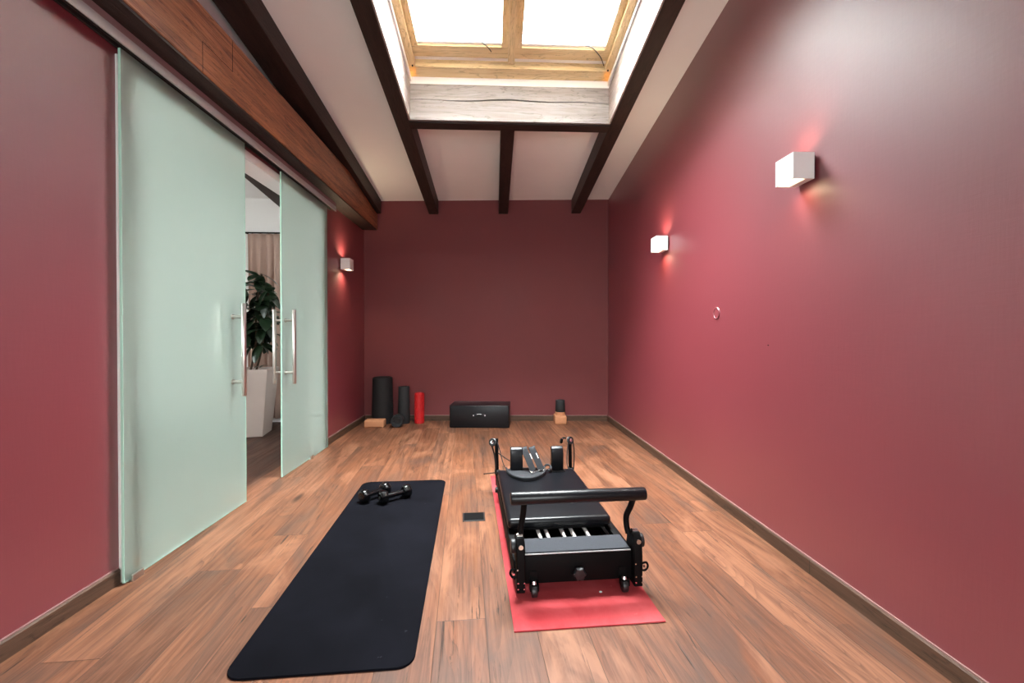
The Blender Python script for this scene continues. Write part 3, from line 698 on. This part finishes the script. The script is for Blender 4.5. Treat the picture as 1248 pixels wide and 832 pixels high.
# foot straps: padded loops leaning against the left rest
for k, (ub, ut, vb) in enumerate(((.243, .196, 1.185), (.300, .250, 1.195))):
    b = B(); p0 = Vector((ub, vb, .222)); p1 = Vector((ut, vb+.06, .345)); d = (p1-p0); L_ = d.length
    strip(b, [p0+Vector((0, -.012, 0)), p0.lerp(p1, .5)+Vector((0, -.012, 0)), p1+Vector((0, -.010, -.004)), p1+Vector((0, .008, .004)), p1+Vector((0, .028, -.01)), p0.lerp(p1, .5)+Vector((0, .034, 0)), p0+Vector((0, .03, .002))], .040, .009, (1, 0, .35))
    fs_ = R('foot_strap', b, 'webbing')
    b = B(); q = p0.lerp(p1, .68)+Vector((.012 if k else .024, -.018, 0)); e = d.normalized()
    strip(b, [q-e*.018, q, q+e*.018], .006, .002, (1, 0, .35)); obj('strap_mark', b, M['whitep'], fs_)
b = B(); strip(b, [(.085, 1.25, .216), (.11, 1.13, .2145), (.18, 1.062, .2145), (.25, 1.075, .2145), (.30, 1.14, .215), (.325, 1.22, .22)], .020, .003, (0, 0, 1)) if False else tube(b, [(.078, 1.27, .215), (.10, 1.13, .216), (.16, 1.055, .216), (.23, 1.055, .216), (.30, 1.13, .216), (.33, 1.21, .22)], .006, 8); R('strap_cord', b, 'webbing')
b = B()
pts = smoothpath([(.225, 1.17, .222), (.235, 1.13, .222), (.265, 1.165, .223), (.31, 1.17, .225), (.335, 1.20, .222), (.365, 1.19, .222)], 5)
for i in range(len(pts)-1):
    p, q = pts[i], pts[i+1]; c_ = (p+q)/2; rot = (q-p).to_track_quat('X', 'Z').to_matrix().to_4x4() @ Matrix.Rotation(PI/2*(i % 2), 4, 'X')
    ring = [Vector((.0055*math.cos(t_), .0032*math.sin(t_), 0)) for t_ in [2*PI*k/10 for k in range(11)]]
    tube(b, [Matrix.Translation(c_) @ rot @ v for v in ring], .0011, 5, sm=0)
R('chain', b, 'chrome')
# rear risers, pulleys and ropes
for s_, u, upul in ((-1, .030, .000), (1, .548, .545)):
    b = B(); cyl(b, (u, 1.42, .05), (u-.006, 1.42, .375), .0125, seg=14, bev=.002); rs = R('pulley_riser', b, 'bmetal')
    b = B(); cyl(b, (u-.02, 1.415, .145), (u+.02, 1.415, .145), .016, seg=14, bev=.003); obj('riser_clamp', b, M['bplastic'], rs, True)
    m = Matrix.Translation((upul-.004, 1.40, .355)) @ Matrix.Rotation(math.radians(70), 4, 'X') @ Matrix.Rotation(.5*s_, 4, 'Y')
    b = B(); lathe(b, [(.013, -.007), (.024, -.008), (.027, -.006), (.020, 0), (.027, .006), (.024, .008), (.013, .007)], 22, m, close=True); obj('pulley', b, M['bplastic'], rs, True)
    b = B(); lathe(b, [(.005, -.009), (.0115, -.008), (.0115, .008), (.005, .009)], 16, m, close=True); obj('pulley_hub', b, M['chrome'], rs, True)
b = B(); tube(b, [(.030, 1.40, .352), (.045, 1.37, .30), (.06, 1.33, .24), (.07, 1.30, .215)], .0035, 8); R('rope', b, 'rope')
b = B(); tube(b, [(-.012, 1.40, .34), (.006, 1.39, .28), (.016, 1.39, .21), (.018, 1.40, .15)], .0055, 8); R('rope', b, 'rope')
b = B(); tube(b, [(.034, 1.40, .28), (.07, 1.36, .262), (.105, 1.31, .25)], .0035, 8); R('rope', b, 'rope')
b = B(); tube(b, [(.528, 1.40, .34), (.512, 1.37, .27), (.503, 1.33, .21), (.50, 1.29, .20)], .004, 8); R('rope', b, 'rope')
b = B(); tube(b, [(.560, 1.40, .352), (.567, 1.395, .29), (.566, 1.39, .22), (.558, 1.38, .15)], .004, 8); R('rope', b, 'rope')
b = B(); tube(b, [(.512, 1.41, .368), (.495, 1.41, .37), (.482, 1.41, .360), (.478, 1.41, .335)], [.006, .007, .010, .009], 10); R('rope_stopper', b, 'bmetal')
b = B(); cyl(b, (.476, 1.403, .372), (.492, 1.403, .362), .004, seg=8); R('stopper_clip', b, 'chrome')
b = B(); tube(b, [(.085, 1.36, .155), (.03, 1.40, .145), (-.02, 1.41, .138), (-.065, 1.42, .132)], .0032, 8); R('rope_end', b, 'rope')
b = B(); tube(b, [(.32, 1.23, .205), (.335, 1.26, .222), (.355, 1.25, .235), (.37, 1.22, .225), (.35, 1.20, .205)], .007, 8); R('strap_loop', b, 'webbing')
b = B(); box(b, (.03, 1.30, .145), (.095, 1.40, .162), .005); R('rope_cleat', b, 'bplastic')

# ------------------------------------------------------------------ things along the back wall
t = thing('foam_roller', (-1.395, 5.506, 0), 'tall wide black foam roller standing in the left back corner', 'foam roller', group='rollers by the back wall')
b = B(); lathe(b, [(.128, 0), (.132, .01), (.121, .555), (.117, .568), (.108, .572), (.02, .572)], 40); obj('roller_body', b, M['foam'], t, True)
b = B(); lathe(b, [(.099, .5722), (.1025, .5745), (.106, .5722)], 40, close=True); obj('rim', b, M['foamg'], t, True)
t = thing('foam_roller', (-1.122, 5.47, 0), 'slim black foam roller standing beside the red roller', 'foam roller', group='rollers by the back wall')
b = B(); lathe(b, [(.070, 0), (.0735, .006), (.068, .452), (.064, .458), (.045, .458), (.045, .1), (.01, .1)], 36); obj('roller_body', b, M['foamg'], t, True)
t = thing('foam_roller', (-.930, 5.46, 0), 'bright red textured foam roller standing upright by the back wall', 'foam roller', group='rollers by the back wall')
b = B(); lathe(b, [(.052, 0), (.056, .004), (.056, .374), (.052, .379), (.032, .379), (.032, .1), (.01, .1)], 36)
obj('roller_body', b, M['redfoam'], t, True)
b = B()
for j in range(17):
    for k in range(13):
        th = 2*PI*(k+.5*(j % 2))/13; z = .016+j*.0215
        box(b, (.054, -.0075, -.006), (.0615, .0075, .006), .002, 1, Matrix.Translation((0, 0, z)) @ Matrix.Rotation(th, 4, 'Z') @ Matrix.Rotation(.5 if (j+k) % 2 else -.5, 4, 'X'))
obj('massage_bumps', b, M['redfoam'], t)
t = thing('massage_roller', (-1.155, 5.25, .073), 'short hollow black roller lying in front of the slim roller', 'foam roller', math.radians(4))
b = B(); m = Matrix.Rotation(PI/2, 4, 'X')
lathe(b, [(.052, -.05), (.056, -.058), (.068, -.058), (.0725, -.05), (.0725, .05), (.068, .058), (.056, .058), (.052, .05)], 36, m, close=True); obj('shell', b, M['foam'], t, True)
b = B(); lathe(b, [(.040, -.04), (.044, -.05), (.052, -.05), (.052, .05), (.044, .05), (.040, .04)], 36, m, close=True); obj('inner_ring', b, M['foamg'], t, True)
b = B(); lathe(b, [(.0001, -.01), (.04, -.01), (.04, .01), (.0001, .01)], 24, m); obj('web', b, M['bplastic'], t, True)
b = B(); box(b, (-.115, -.075, .0005), (.115, .075, .083), .012, 3)
tag(obj('yoga_block', b, M['cork'], loc=(-1.428, 5.288, 0), rot=(0, 0, math.radians(2)), smooth=True), 'tan cork yoga block lying before the tall black roller', 'yoga block', 'cork yoga blocks')
# padded box
t = thing('padded_box', (-.525, 5.165, 0), 'black vinyl padded box with carry handle against the back wall', 'padded box', math.radians(-4.5))
b = B(); box(b, (0, 0, .002), (.705, .36, .262), .010, 3); obj('box_body', b, M['vinyl'], t, True)
b = B(); 
for z_ in (.262,):
    P = rounded(.705, .36, .012, 3); tube(b, [(x, y, z_-.002) for x, y in P+[P[0]]], .003, 6, sm=0)
obj('piping', b, M['vinyl'], t, True)
b = B(); strip(b, [(.285, -.003, .150), (.315, -.012, .163), (.352, -.017, .168), (.39, -.012, .163), (.42, -.003, .150)], .018, .005, (0, 0, 1)); hd = obj('handle', b, M['webbing'], t, True)
for x in (.285, .42):
    b = B(); cyl(b, (x, -.009, .150), (x, .002, .150), .008, seg=14); obj('rivet', b, M['alu'], hd, True)
b = B(); strip(b, [(.325, -.0215, .166), (.355, -.0215, .169), (.38, -.0205, .166)], .005, .0015, (0, 0, 1)); obj('handle_print', b, M['whitep'], hd)
# cork block and hollow dark roller on top
b = B(); box(b, (-.072, -.11, .0005), (.072, .11, .100), .010, 3)
tag(obj('yoga_block', b, M['cork'], loc=(.825, 5.405, 0), rot=(0, 0, math.radians(-2)), smooth=True), 'tan cork block by the back wall under the hollow dark roller', 'yoga block', 'cork yoga blocks')
t = thing('massage_roller', (.832, 5.43, .1003), 'small hollow charcoal roller standing on the right cork block', 'foam roller')
b = B(); lathe(b, [(.064, 0), (.064, .012), (.062, .035), (.050, .036), (.02, .036)], 32); obj('cork_base', b, M['cork'], t, True)
b = B(); lathe(b, [(.056, .0365), (.060, .042), (.058, .175), (.054, .182), (.036, .182), (.034, .178), (.034, .05), (.01, .05)], 32); obj('sleeve', b, M['foamg'], t, True)
